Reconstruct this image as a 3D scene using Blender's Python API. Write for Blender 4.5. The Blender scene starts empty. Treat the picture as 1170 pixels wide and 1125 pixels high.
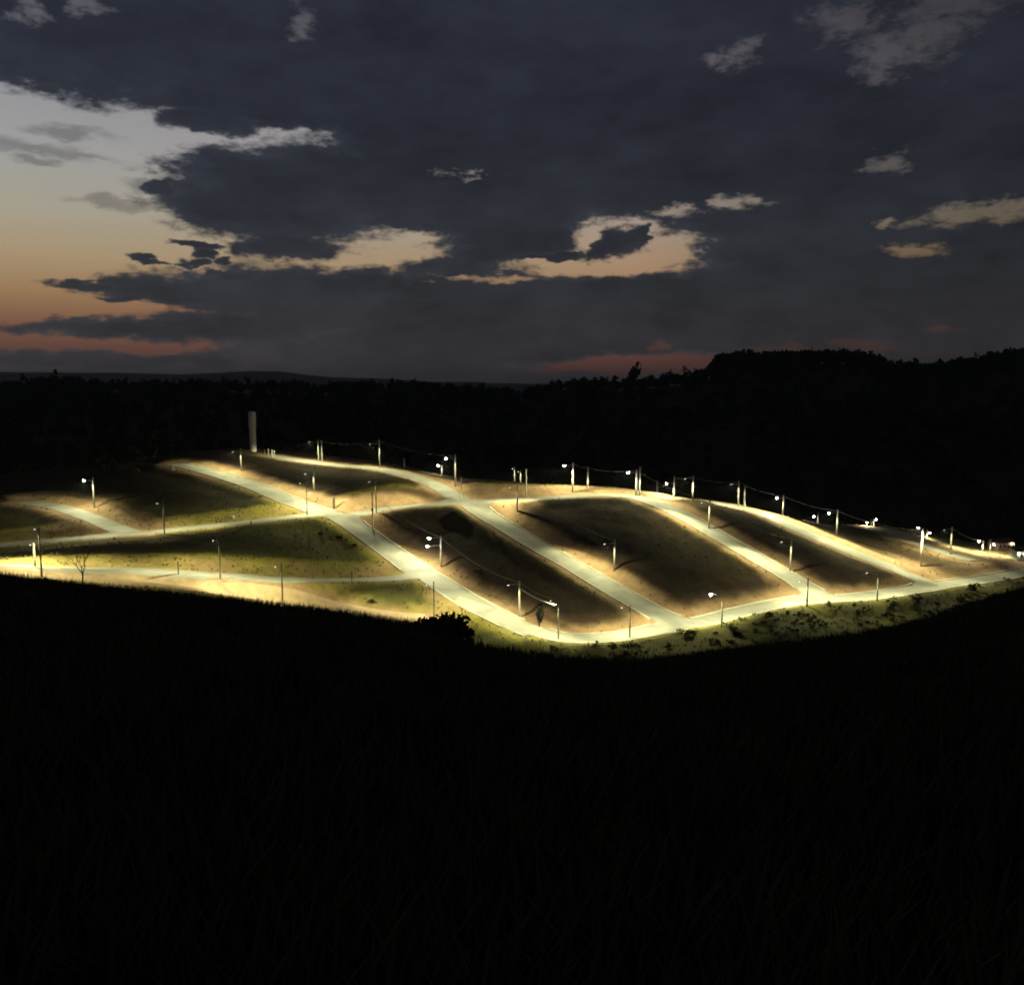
import bpy, math, random
import numpy as np
from mathutils import Vector, Matrix

random.seed(7)
rng = np.random.default_rng(7)
scene = bpy.context.scene
COL = scene.collection

# ------------------------------------------------------------------ camera
W, H, F = 1170.0, 1125.0, 1000.0
V0 = 436.0
PITCH = math.atan((V0 - H / 2) / F)          # negative: looking down
CAM = np.array([0.0, 0.0, 60.0])
cp, sp = math.cos(PITCH), math.sin(PITCH)


def ray(u, v):
    """direction through photo pixel (u, v), scaled so that its Y is 1"""
    x = (u - W / 2) / F
    y = (H / 2 - v) / F
    d = np.array([x, cp - y * sp, sp + y * cp])
    return d / d[1]


def at(u, v, Y):
    return CAM + ray(u, v) * Y


cam_d = bpy.data.cameras.new('camera')
cam_d.sensor_fit = 'HORIZONTAL'
cam_d.sensor_width = 36.0
cam_d.lens = 36.0 * F / W
cam_d.clip_start = 0.2
cam_d.clip_end = 40000
cam = bpy.data.objects.new('camera', cam_d)
cam.location = CAM
cam.rotation_euler = (math.pi / 2 + PITCH, 0, 0)
COL.objects.link(cam)
scene.camera = cam


# ------------------------------------------------------------------ helpers
def tag(o, label=None, cat=None, group=None, kind=None):
    if label: o['label'] = label
    if cat: o['category'] = cat
    if group: o['group'] = group
    if kind: o['kind'] = kind
    return o


def smooth(a, b, x):
    t = np.clip((x - a) / (b - a), 0, 1)
    return t * t * (3 - 2 * t)


def mesh_np(name, verts, faces, mat, parent=None, shade=False):
    """faces: (n,3) or (n,4) int array"""
    verts = np.asarray(verts, dtype=np.float32)
    faces = np.asarray(faces, dtype=np.int32)
    n, k = faces.shape
    me = bpy.data.meshes.new(name)
    me.vertices.add(len(verts))
    me.vertices.foreach_set('co', verts.ravel())
    me.loops.add(n * k)
    me.loops.foreach_set('vertex_index', faces.ravel())
    me.polygons.add(n)
    me.polygons.foreach_set('loop_start', np.arange(0, n * k, k, dtype=np.int32))
    me.polygons.foreach_set('loop_total', np.full(n, k, dtype=np.int32))
    if shade:
        me.polygons.foreach_set('use_smooth', np.ones(n, dtype=bool))
    me.update(calc_edges=True)
    me.validate()
    me.materials.append(mat)
    o = bpy.data.objects.new(name, me)
    COL.objects.link(o)
    if parent: o.parent = parent
    return o


class MB:
    def __init__(s):
        s.v, s.f = [], []

    def tube(s, pts, rad, n=8, caps=True):
        pts = [Vector(p) for p in pts]
        if not hasattr(rad, '__len__'): rad = [rad] * len(pts)
        base = len(s.v)
        for i, p in enumerate(pts):
            a = pts[max(i - 1, 0)]; b = pts[min(i + 1, len(pts) - 1)]
            t = (b - a).normalized()
            ref = Vector((0, 0, 1)) if abs(t.z) < 0.9 else Vector((1, 0, 0))
            e1 = t.cross(ref).normalized(); e2 = t.cross(e1)
            for k in range(n):
                q = 2 * math.pi * k / n
                s.v.append(p + (e1 * math.cos(q) + e2 * math.sin(q)) * rad[i])
        for i in range(len(pts) - 1):
            for k in range(n):
                k2 = (k + 1) % n
                s.f.append((base + i * n + k, base + i * n + k2, base + (i + 1) * n + k2, base + (i + 1) * n + k))
        if caps:
            s.f.append(tuple(base + k for k in range(n))[::-1])
            s.f.append(tuple(base + (len(pts) - 1) * n + k for k in range(n)))
        return s

    def box(s, c, size, M=None):
        base = len(s.v)
        for dx in (-.5, .5):
            for dy in (-.5, .5):
                for dz in (-.5, .5):
                    p = Vector((dx * size[0], dy * size[1], dz * size[2]))
                    if M is not None: p = M @ p
                    s.v.append(Vector(c) + p)
        for f in ((0, 1, 3, 2), (4, 6, 7, 5), (0, 4, 5, 1), (2, 3, 7, 6), (0, 2, 6, 4), (1, 5, 7, 3)):
            s.f.append(tuple(base + i for i in f))
        return s

    def lathe(s, c, prof, n=24):
        base = len(s.v)
        c = Vector(c)
        for r, z in prof:
            for k in range(n):
                q = 2 * math.pi * k / n
                s.v.append(c + Vector((r * math.cos(q), r * math.sin(q), z)))
        for i in range(len(prof) - 1):
            for k in range(n):
                k2 = (k + 1) % n
                s.f.append((base + i * n + k, base + i * n + k2, base + (i + 1) * n + k2, base + (i + 1) * n + k))
        s.f.append(tuple(base + (len(prof) - 1) * n + k for k in range(n)))
        return s

    def grid(s, rows):
        base = len(s.v)
        m = len(rows[0])
        for r in rows:
            for p in r: s.v.append(Vector(p))
        for i in range(len(rows) - 1):
            for j in range(m - 1):
                a = base + i * m + j
                s.f.append((a, a + 1, a + m + 1, a + m))
        return s

    def build(s, name, mat, parent=None, shade=False):
        me = bpy.data.meshes.new(name)
        me.from_pydata([tuple(p) for p in s.v], [], s.f)
        me.materials.append(mat)
        if shade:
            for p in me.polygons: p.use_smooth = True
        me.update()
        o = bpy.data.objects.new(name, me)
        COL.objects.link(o)
        if parent: o.parent = parent
        return o


def empty(name, loc):
    o = bpy.data.objects.new(name, None)
    o.empty_display_size = 0.5
    o.location = loc
    COL.objects.link(o)
    return o


def vnoise(x, y, seed=0):
    xi = np.floor(x).astype(np.int64); yi = np.floor(y).astype(np.int64)
    xf = x - xi; yf = y - yi

    def h(a, b):
        n = (a * 374761393 + b * 668265263 + seed * 982451653) & 0x7fffffff
        n = ((n ^ (n >> 13)) * 1274126177) & 0x7fffffff
        n = (n ^ (n >> 16)) & 0xffff
        return n / 65535.0
    u = xf * xf * (3 - 2 * xf); w = yf * yf * (3 - 2 * yf)
    return (h(xi, yi) * (1 - u) + h(xi + 1, yi) * u) * (1 - w) + (h(xi, yi + 1) * (1 - u) + h(xi + 1, yi + 1) * u) * w


def fbm(x, y, seed=0, octv=4):
    s = 0; a = .5; t = 0
    for i in range(octv):
        s = s + a * vnoise(x * 2 ** i + 17.3 * i, y * 2 ** i - 9.1 * i, seed + i); t += a; a *= .5
    return s / t - .5


# ------------------------------------------------------------------ materials
def mat_new(name):
    m = bpy.data.materials.new(name)
    m.use_nodes = True
    nt = m.node_tree
    b = nt.nodes['Principled BSDF']
    return m, nt, b


def noisy(name, c1, c2, scale=2.0, rough=.9, bump=0.0, detail=4, bdist=.05, metallic=0.0, spec=.3):
    m, nt, b = mat_new(name)
    N, L = nt.nodes.new, nt.links.new
    tc = N('ShaderNodeTexCoord')
    no = N('ShaderNodeTexNoise'); no.inputs['Scale'].default_value = scale; no.inputs['Detail'].default_value = detail
    L(tc.outputs['Object'], no.inputs['Vector'])
    mr = N('ShaderNodeMapRange'); mr.inputs[1].default_value = .3; mr.inputs[2].default_value = .7
    L(no.outputs['Fac'], mr.inputs[0])
    mx = N('ShaderNodeMix'); mx.data_type = 'RGBA'
    mx.inputs[6].default_value = (*c1, 1); mx.inputs[7].default_value = (*c2, 1)
    L(mr.outputs[0], mx.inputs[0])
    L(mx.outputs[2], b.inputs['Base Color'])
    b.inputs['Roughness'].default_value = rough
    b.inputs['Metallic'].default_value = metallic
    b.inputs['Specular IOR Level'].default_value = spec
    if bump:
        bp = N('ShaderNodeBump'); bp.inputs['Strength'].default_value = bump; bp.inputs['Distance'].default_value = bdist
        L(no.outputs['Fac'], bp.inputs['Height']); L(bp.outputs[0], b.inputs['Normal'])
    return m


def emis(name, col, strength):
    m = bpy.data.materials.new(name); m.use_nodes = True
    nt = m.node_tree; nt.nodes.clear()
    e = nt.nodes.new('ShaderNodeEmission'); o = nt.nodes.new('ShaderNodeOutputMaterial')
    e.inputs[0].default_value = (*col, 1); e.inputs[1].default_value = strength
    nt.links.new(e.outputs[0], o.inputs[0])
    return m


M_CONC = noisy('concrete', (.6, .59, .54), (.75, .73, .68), 1.5, .85, .2)
M_CONC_UNLIT = noisy('concrete_unlit', (.26, .25, .2), (.38, .36, .3), 1.5, .9, .2)  # darker copy of the concrete for poles whose seen side is unlit
M_KERB = noisy('kerb_concrete', (.5, .48, .42), (.66, .63, .56), .8, .9)
M_STEEL = noisy('galvanised_steel', (.35, .36, .36), (.5, .5, .5), 4, .45, metallic=.6)
M_HEAD = noisy('luminaire_grey', (.4, .41, .41), (.5, .5, .5), 4, .5)
M_CABLE = noisy('cable_sheath', (.22, .22, .2), (.3, .3, .28), 3, .6)
M_WOOD = noisy('dark_wood', (.06, .045, .03), (.11, .08, .05), 6, .9)
M_BARK = noisy('bark', (.03, .025, .018), (.06, .05, .035), 5, .95, .4)
M_WHITE = noisy('white_paint', (.68, .68, .64), (.8, .8, .77), 3, .7)
M_WALL = noisy('rendered_wall', (.3, .34, .31), (.42, .45, .41), 1.2, .85)
M_ROOF = noisy('roof_tile', (.12, .07, .05), (.2, .11, .07), 2, .85, .2)
M_DARK = noisy('dark_metal', (.03, .03, .032), (.06, .06, .06), 4, .6)
M_GLASS = noisy('window_glass', (.02, .025, .03), (.03, .035, .04), 2, .08, spec=.6)
M_LENS = emis('lit_lens', (1.0, .97, .86), 260)
M_LENS_DIM = emis('lit_lens_flat', (1.0, .95, .8), 10)
M_FARLENS = emis('lit_lens_far', (1.0, .9, .62), 160)


def leaf_mat(name, c1, c2):
    m, nt, b = mat_new(name)
    N, L = nt.nodes.new, nt.links.new
    tc = N('ShaderNodeTexCoord')
    no = N('ShaderNodeTexNoise'); no.inputs['Scale'].default_value = .35; no.inputs['Detail'].default_value = 5
    L(tc.outputs['Object'], no.inputs['Vector'])
    mr = N('ShaderNodeMapRange'); mr.inputs[1].default_value = .3; mr.inputs[2].default_value = .7
    L(no.outputs['Fac'], mr.inputs[0])
    mx = N('ShaderNodeMix'); mx.data_type = 'RGBA'
    mx.inputs[6].default_value = (*c1, 1); mx.inputs[7].default_value = (*c2, 1)
    L(mr.outputs[0], mx.inputs[0]); L(mx.outputs[2], b.inputs['Base Color'])
    b.inputs['Roughness'].default_value = .85
    b.inputs['Specular IOR Level'].default_value = .2
    return m


M_LEAF = leaf_mat('dark_foliage', (.03, .04, .018), (.06, .075, .03))
M_BLACKLEAF = leaf_mat('blackish_foliage', (.01, .011, .006), (.02, .02, .01))
M_SCRUB = leaf_mat('scrub_foliage', (.055, .06, .02), (.115, .11, .04))
M_DRY = leaf_mat('dry_grass', (.05, .05, .024), (.1, .085, .045))

# ------------------------------------------------------------------ terrain controls  (photo u, v, metres away)
ctrl = [
    # valley road
    (600, 716, 206), (650, 732, 200), (720, 727, 204), (800, 712, 212), (860, 697, 222), (920, 686, 230),
    (1000, 681, 237), (1060, 672, 247), (1110, 664, 258), (1175, 652, 272),
    # main diagonal road
    (205, 531, 312), (276, 549, 296), (340, 574, 276), (395, 592, 262), (440, 625, 248), (480, 650, 236), (540, 686, 220),
    # centre diagonal
    (520, 568, 277), (560, 592, 264), (620, 627, 246), (680, 661, 232), (740, 695, 217),
    # right diagonal
    (720, 567, 288), (770, 583, 276), (820, 611, 262), (870, 640, 248), (930, 672, 236),
    (440, 580, 270), (600, 571, 277), (660, 566, 284),
    # far right diagonals
    (790, 572, 312), (850, 581, 300), (900, 599, 287), (960, 626, 270), (1030, 652, 255),
    (1010, 606, 328), (1060, 623, 305), (1100, 637, 288), (1165, 640, 285),
    # top road
    (310, 522, 334), (365, 529, 324), (434, 536, 313), (470, 544, 303), (500, 556, 288),
    # left
    (-30, 625, 234), (60, 618, 237), (140, 611, 240), (200, 605, 243), (280, 597, 252), (340, 590, 260),
    (25, 573, 282), (100, 590, 256), (-60, 580, 270),
    (110, 652, 180), (200, 654, 187), (260, 659, 194), (340, 663, 204), (420, 664, 220),
    (-60, 655, 163), (0, 656, 166), (60, 659, 170), (110, 664, 174), (200, 671, 181), (280, 683, 189), (340, 690, 195),
    (420, 699, 202), (490, 709, 207), (560, 728, 203),
    # bank below the valley road
    (720, 750, 190), (800, 742, 196), (900, 725, 204), (1030, 714, 214), (1130, 690, 232),
]
pts = [at(u, v, Y) for u, v, Y in ctrl]
# hidden ground: gully in front, land behind the crest
pts += [np.array(p, float) for p in [
    (-130, 120, 12), (-70, 120, 10), (0, 120, -6), (70, 120, -10), (140, 120, -8),
    (-130, 60, 0), (0, 60, -16), (130, 60, -14),
    (-200, 345, 24), (-100, 345, 33.5), (-60, 345, 29.5), (0, 335, 18), (60, 345, 8), (120, 365, 0), (200, 345, -5),
    (-215, 395, 16), (-100, 400, 22), (0, 400, 5), (100, 410, -8), (215, 400, -12),
    (-215, 230, 21), (-215, 290, 24), (215, 300, -2), (215, 250, 0)]]
pts = np.array(pts)


def tps(r2):
    return np.where(r2 > 1e-12, r2 * np.log(np.maximum(r2, 1e-12)) * .5, 0)


PX = pts[:, :2] / 100
n = len(PX)
K = tps(((PX[:, None] - PX[None]) ** 2).sum(-1)) + np.eye(n) * 2e-3
P1 = np.hstack([np.ones((n, 1)), PX])
A = np.block([[K, P1], [P1.T, np.zeros((3, 3))]])
sol = np.linalg.solve(A, np.concatenate([pts[:, 2], np.zeros(3)]))


def hill(x, y):
    x = np.clip(np.asarray(x, float), -225, 225) / 100
    y = np.clip(np.asarray(y, float), 60, 415) / 100
    shp = x.shape
    x = x.ravel(); y = y.ravel()
    out = np.empty_like(x)
    for i in range(0, len(x), 20000):
        xx, yy = x[i:i + 20000], y[i:i + 20000]
        r2 = (xx[:, None] - PX[None, :, 0]) ** 2 + (yy[:, None] - PX[None, :, 1]) ** 2
        out[i:i + 20000] = tps(r2) @ sol[:n] + sol[n] + sol[n + 1] * xx + sol[n + 2] * yy
    return out.reshape(shp)


# near hill the camera stands on: edge depression along its brow
brow_u = np.array([-300, 0, 100, 200, 300, 400, 490, 540, 620, 700, 760, 850, 950, 1030, 1100, 1170, 1500])
brow_v = np.array([636, 661, 674, 683, 694, 706, 719, 744, 755, 759, 757, 744, 732, 720, 702, 676, 640])
BB = .0011


def near_hill(x, y):
    t = np.asarray(x, float) / (np.maximum(y, 0) + 6.0) * (46.0 / 40.0)
    u = t * F + W / 2
    v = np.interp(u, brow_u, brow_v)
    # smooth the kinks
    v = (v + np.interp(u - 25, brow_u, brow_v) + np.interp(u + 25, brow_u, brow_v)) / 3
    dep = -((H / 2 - v) / F * cp + sp) / (cp - (H / 2 - v) / F * sp)
    a = dep - 2 * math.sqrt(1.6 * BB)
    yy = np.asarray(y, float)
    z = 58.4 - np.where(yy > 0, a * yy, .05 * yy) - BB * np.maximum(yy, 0) ** 2
    return z


sky_u = np.array([-900, -300, 0, 50, 65, 105, 115, 200, 300, 370, 450, 520, 560, 600, 640, 700, 735, 790, 808, 818, 880, 950, 1000, 1010, 1040, 1100, 1170, 1500, 2200])
sky_v = np.array([432, 436, 435, 433, 427, 427, 433, 432, 433, 436, 433, 437, 440, 442, 432, 431, 428, 423, 421, 400, 401, 398, 402, 412, 416, 406, 395, 384, 388])


def far_land(x, y):
    y1 = np.maximum(np.asarray(y, float), 50)
    u = np.asarray(x, float) / y1 * F + W / 2
    v = np.interp(u, sky_u, sky_v)
    v = (v + np.interp(u - 6, sky_u, sky_v) + np.interp(u + 6, sky_u, sky_v)) / 3
    yr = 900.0
    zr = 60 - (v - V0) / F * yr - 15.0
    zv = np.interp(u, [0, 300, 600, 1170], [10, 10, -8, -22])
    s = np.clip((y1 - 400) / (yr - 400), 0, 1)
    z = zv + (zr - zv) * (s ** .85)
    back = zr - .035 * (y1 - yr) * smooth(yr, yr + 500, y1)
    z = np.where(y1 > yr, back, z)
    ridge = 60 + (436 - (np.interp(u, [-200, 0, 200, 380, 560, 640, 1200], [425, 426, 427, 430, 437, 438, 432]) - 7 * np.exp(-((u - 305) / 45) ** 2) + 9 * fbm(u / 60, u * 0, 5))) / F * 6000
    z = np.where(y1 > 2500, z + (ridge - z) * smooth(2500, 6000, y1), z)
    z = z + 3.0 * fbm(np.asarray(x) / 60, y1 / 60, 9) * smooth(400, 500, y1) * (y1 < 860)
    return z


def base_z(x, y):
    x = np.asarray(x, float); y = np.asarray(y, float)
    h = hill(x, y)
    nh = near_hill(x, y)
    k = 2.5
    mx = np.maximum(h, nh); d = np.abs(h - nh)
    z = mx + k * .25 * np.maximum(1 - d / k, 0) ** 2
    w = smooth(352, 420, y)
    return z * (1 - w) + far_land(x, y) * w


def geo(a, b, s0, g):
    out = [a]; s = s0
    while out[-1] < b:
        out.append(out[-1] + s); s *= g
    return out


xs = np.array([-q for q in geo(211, 9000, 2, 1.22)][::-1] + list(np.arange(-210, 216, 1.0)) + geo(217, 9000, 2, 1.22))
ys = np.array([-q for q in geo(2, 900, 3, 1.4)][::-1] + list(np.arange(0, 366, 1.0)) + geo(367, 9000, 1.6, 1.05))
GX, GY = np.meshgrid(xs, ys)
BZ = base_z(GX, GY)


def bil(Z, x, y):
    x = np.asarray(x, float); y = np.asarray(y, float)
    i = np.clip(np.searchsorted(xs, x) - 1, 0, len(xs) - 2)
    j = np.clip(np.searchsorted(ys, y) - 1, 0, len(ys) - 2)
    tx = (x - xs[i]) / (xs[i + 1] - xs[i]); ty = (y - ys[j]) / (ys[j + 1] - ys[j])
    return (Z[j, i] * (1 - tx) + Z[j, i + 1] * tx) * (1 - ty) + (Z[j + 1, i] * (1 - tx) + Z[j + 1, i + 1] * tx) * ty


def hit(Z, u, v, y0=135, y1=420):
    """where the sight line through a photo pixel meets the ground beyond the near hill"""
    Y = np.arange(y0, y1, .25)
    r = ray(u, v)
    px = r[0] * Y; pz = CAM[2] + r[2] * Y
    g = bil(Z, px, Y)
    below = np.nonzero(pz <= g)[0]
    if len(below) == 0:
        k = np.argmin(pz - g)
    else:
        k = below[0]
    return np.array([px[k], Y[k], g[k]])


# ------------------------------------------------------------------ roads
def catmull(P, step):
    P = np.asarray(P)
    Q = np.vstack([2 * P[0] - P[1], P, 2 * P[-1] - P[-2]])
    out = []
    for i in range(1, len(Q) - 2):
        p0, p1, p2, p3 = Q[i - 1], Q[i], Q[i + 1], Q[i + 2]
        m = max(2, int(np.linalg.norm(p2 - p1) / step))
        for k in range(m):
            t = k / m
            out.append(.5 * ((2 * p1) + (-p0 + p2) * t + (2 * p0 - 5 * p1 + 4 * p2 - p3) * t * t + (-p0 + 3 * p1 - 3 * p2 + p3) * t ** 3))
    out.append(P[-1])
    return np.array(out)


ROADS = {   # name: (half width, bank height on the uphill side, kerbs, paved, photo points)
    'main': (3.9, 1.3, True, True, [(203, 530), (228, 536), (262, 546), (300, 559), (345, 577), (395, 595), (440, 626), (480, 653), (530, 683), (575, 707), (612, 724)]),
    'valley': (3.6, .9, True, True, [(596, 716), (640, 729), (690, 729), (740, 722), (800, 711), (850, 698), (905, 687), (960, 684), (1010, 679), (1060, 672), (1110, 664), (1180, 651)]),
    'centre': (3.8, 1.8, True, True, [(520, 567), (545, 582), (580, 603), (622, 628), (665, 652), (705, 676), (745, 697), (786, 713)]),
    'top': (3.2, .4, False, True, [(306, 520), (340, 526), (380, 531), (434, 536), (465, 543), (490, 551), (520, 567)]),
    'cross': (3.4, 2.6, False, True, [(400, 589), (440, 581), (480, 578), (520, 575), (560, 572), (600, 570), (640, 568), (672, 566), (700, 566)]),
    'right': (3.6, 1.5, True, True, [(690, 566), (725, 568), (755, 577), (790, 594), (830, 617), (870, 640), (905, 661), (940, 680)]),
    'outer': (3.0, 1.0, False, True, [(760, 569), (800, 572), (845, 580), (880, 590), (920, 608), (960, 625), (1000, 641), (1040, 657), (1072, 669)]),
    'far': (2.2, .6, False, True, [(985, 600), (1010, 606), (1045, 618), (1085, 633), (1112, 641)]),
    'left': (3.2, 1.2, False, True, [(-25, 624), (60, 618), (140, 611), (200, 605), (280, 597), (340, 590), (382, 587)]),
    'branch': (3.2, .8, False, True, [(28, 574), (60, 578), (95, 588), (125, 600), (150, 609)]),
    'lower': (3.0, .8, False, True, [(-20, 648), (50, 650), (110, 652), (160, 652), (220, 655), (280, 659), (340, 662), (420, 663), (472, 658)]),
    'dirt': (4.4, .3, False, False, [(-40, 653), (40, 656), (100, 661), (170, 666), (240, 674), (320, 686), (400, 696), (490, 708)]),
}
RD = {}
for nme, (hw, bh, kb, pv, px) in ROADS.items():
    c = catmull([hit(BZ, u, v)[:2] for u, v in px], 1.5)
    zc = base_z(c[:, 0], c[:, 1])
    ker = np.ones(9) / 9
    zp = np.concatenate([np.full(4, zc[0]), zc, np.full(4, zc[-1])])
    zs = np.convolve(zp, ker, 'valid')
    RD[nme] = (c, zs)


def near_road(x, y, c, zc):
    """distance, signed side (+ = away from the camera side), height of the closest road point"""
    x = x.ravel(); y = y.ravel()
    a = c[:-1]; b = c[1:]; ab = b - a; L2 = (ab ** 2).sum(1)
    D = np.full(x.shape, 1e9); S = np.zeros(x.shape); Zc = np.zeros(x.shape)
    E = np.zeros(x.shape)
    for i in range(len(a)):
        t = ((x - a[i, 0]) * ab[i, 0] + (y - a[i, 1]) * ab[i, 1]) / L2[i]
        tc = np.clip(t, 0, 1)
        dx = x - a[i, 0] - tc * ab[i, 0]; dy = y - a[i, 1] - tc * ab[i, 1]
        d = np.hypot(dx, dy)
        m = d < D
        D[m] = d[m]
        nx, ny = -ab[i, 1], ab[i, 0]
        if ny < 0: nx, ny = -nx, -ny
        S[m] = np.sign(dx * nx + dy * ny)[m]
        Zc[m] = (zc[i] + (zc[i + 1] - zc[i]) * tc)[m]
    return D, S, Zc


jy0, jy1 = np.searchsorted(ys, 130), np.searchsorted(ys, 372)
ix0, ix1 = np.searchsorted(xs, -215), np.searchsorted(xs, 218)
SX = GX[jy0:jy1, ix0:ix1]; SY = GY[jy0:jy1, ix0:ix1]
shape = SX.shape
bz = BZ[jy0:jy1, ix0:ix1].ravel()
sw = np.zeros(bz.shape); sz = np.zeros(bz.shape); keep = np.ones(bz.shape)
bank = np.zeros(bz.shape); carve = np.zeros(bz.shape); dmin = np.full(bz.shape, 1e9); soilb = np.zeros(bz.shape)
dirtd = np.full(bz.shape, 1e9); over = np.full(bz.shape, 1e9)
DOWN = {'outer': .8, 'far': .8, 'centre': 2.2, 'right': 2.5, 'cross': 1.5, 'main': 3.0, 'left': 1.2, 'top': 1.0, 'branch': 2.5, 'lower': 1.0, 'valley': 2.0, 'dirt': 4}
UPW = {'lower': 8.0, 'left': 9.0, 'centre': 4.2, 'right': 3.5, 'main': 3.8, 'cross': 10.0, 'outer': 4.5, 'valley': 2.5, 'top': 2.0, 'dirt': 1.5}
INFO = {}
for nme, (hw, bh, kb, pv, px) in ROADS.items():
    c, zc = RD[nme]
    D, S, Zr = near_road(SX, SY, c, zc)
    INFO[nme] = D
    w = 1 / (D * D + 1.0) ** 2
    sw += w; sz += w * Zr
    e = np.maximum(D - hw - 1.6, 0)
    keep = np.minimum(keep, smooth(0, 7, e))
    up = (S > 0)
    bank = np.maximum(bank, np.where(up, (.4 if bh < 2 else .6) * bh * smooth(hw + 2.0, hw + 6.5, D) * (1 - smooth(14, 45, D)), 0))
    dmin = np.minimum(dmin, D - hw)
    carve = np.maximum(carve, 1 - smooth(hw - 1.2, hw - .5, D))
    soilb = np.maximum(soilb, np.where(up, 1 - smooth(hw + 6, hw + 11, D), 1 - smooth(hw + 1.5, hw + 5, D)))
    if not pv: dirtd = D
    over = np.minimum(over, np.where(up, D - hw - UPW.get(nme, 7.0), D - hw - DOWN[nme]))
rz = sz / sw
nearw = smooth(0, 3.5, dmin)
lump = (fbm(SX.ravel() / 9, SY.ravel() / 9, 21) * 1.3 + fbm(SX.ravel() / 2.2, SY.ravel() / 2.2, 22, 3) * .45)
level = (bz * keep + rz * (1 - keep))
fine = level + bank * smooth(0.5, 4.5, dmin) + lump * smooth(.8, 6, dmin) * .6
CZ = (fine).reshape(shape)                       # surface without the cut under the paving
FZ = BZ.copy()
FZ[jy0:jy1, ix0:ix1] = CZ
near_l = (fbm(GX / 6, GY / 6, 31) * .5 + fbm(GX / 1.7, GY / 1.7, 33, 2) * .16) * smooth(4, 15, GY) * (1 - smooth(110, 128, GY))
FZ += near_l
TZ = FZ.copy()
TZ[jy0:jy1, ix0:ix1] -= (carve * .16).reshape(shape)

nY, nX = GX.shape
V = np.stack([GX, GY, TZ], -1).reshape(-1, 3)
ii = (np.arange(nY - 1)[:, None] * nX + np.arange(nX - 1)[None]).ravel()
FC = np.stack([ii, ii + 1, ii + nX + 1, ii + nX], 1)

# ground cover: how bare the earth is
soil = np.zeros(GX.shape)
xx = SX.ravel(); yy = SY.ravel()
lots = -.05 + .3 * smooth(-70, -10, xx) + .9 * fbm(xx / 22, yy / 22, 41) + .5 * fbm(xx / 5, yy / 5, 42)
oR = np.argsort(RD['main'][0][:, 1])
xr = np.interp(yy, RD['main'][0][oR, 1], RD['main'][0][oR, 0])
leftgrass = 1 - smooth(-5, 2, xx - xr)
lots = lots - .25 * leftgrass
sb = soilb * (1 - .55 * leftgrass) + .5 * leftgrass * fbm(xx / 11, yy / 11, 47) + .25 * fbm(xx / 4, yy / 4, 43) * soilb
sl = np.maximum(lots * .75, sb)
sl = np.maximum(sl, (1 - smooth(4.2, 6.5, dirtd)) * 1.0)
sl = np.maximum(sl, (1 - smooth(9, 14, INFO['branch'])) * .8)
sl = np.maximum(sl, smooth(112, 126, xx) * (1 - smooth(288, 302, yy)))
sl = np.maximum(sl, (1 - smooth(7, 12, INFO['main'])) * (1 - smooth(-105, -88, xx)))
below = yy < np.interp(xx, RD['valley'][0][:, 0], RD['valley'][0][:, 1], left=0, right=0) - 3.5
sl = np.where(below, .12 + .9 * np.maximum(fbm(xx / 8, yy / 8, 44), -.1), sl)
soil[jy0:jy1, ix0:ix1] = np.clip(sl, 0, 1).reshape(shape)
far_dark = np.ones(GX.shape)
lit = smooth(128, 140, GY) * (1 - smooth(352, 372, GY)) * (1 - smooth(205, 230, np.abs(GX)))  # lamplit estate; outside it the ground colour is painted darker


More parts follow.
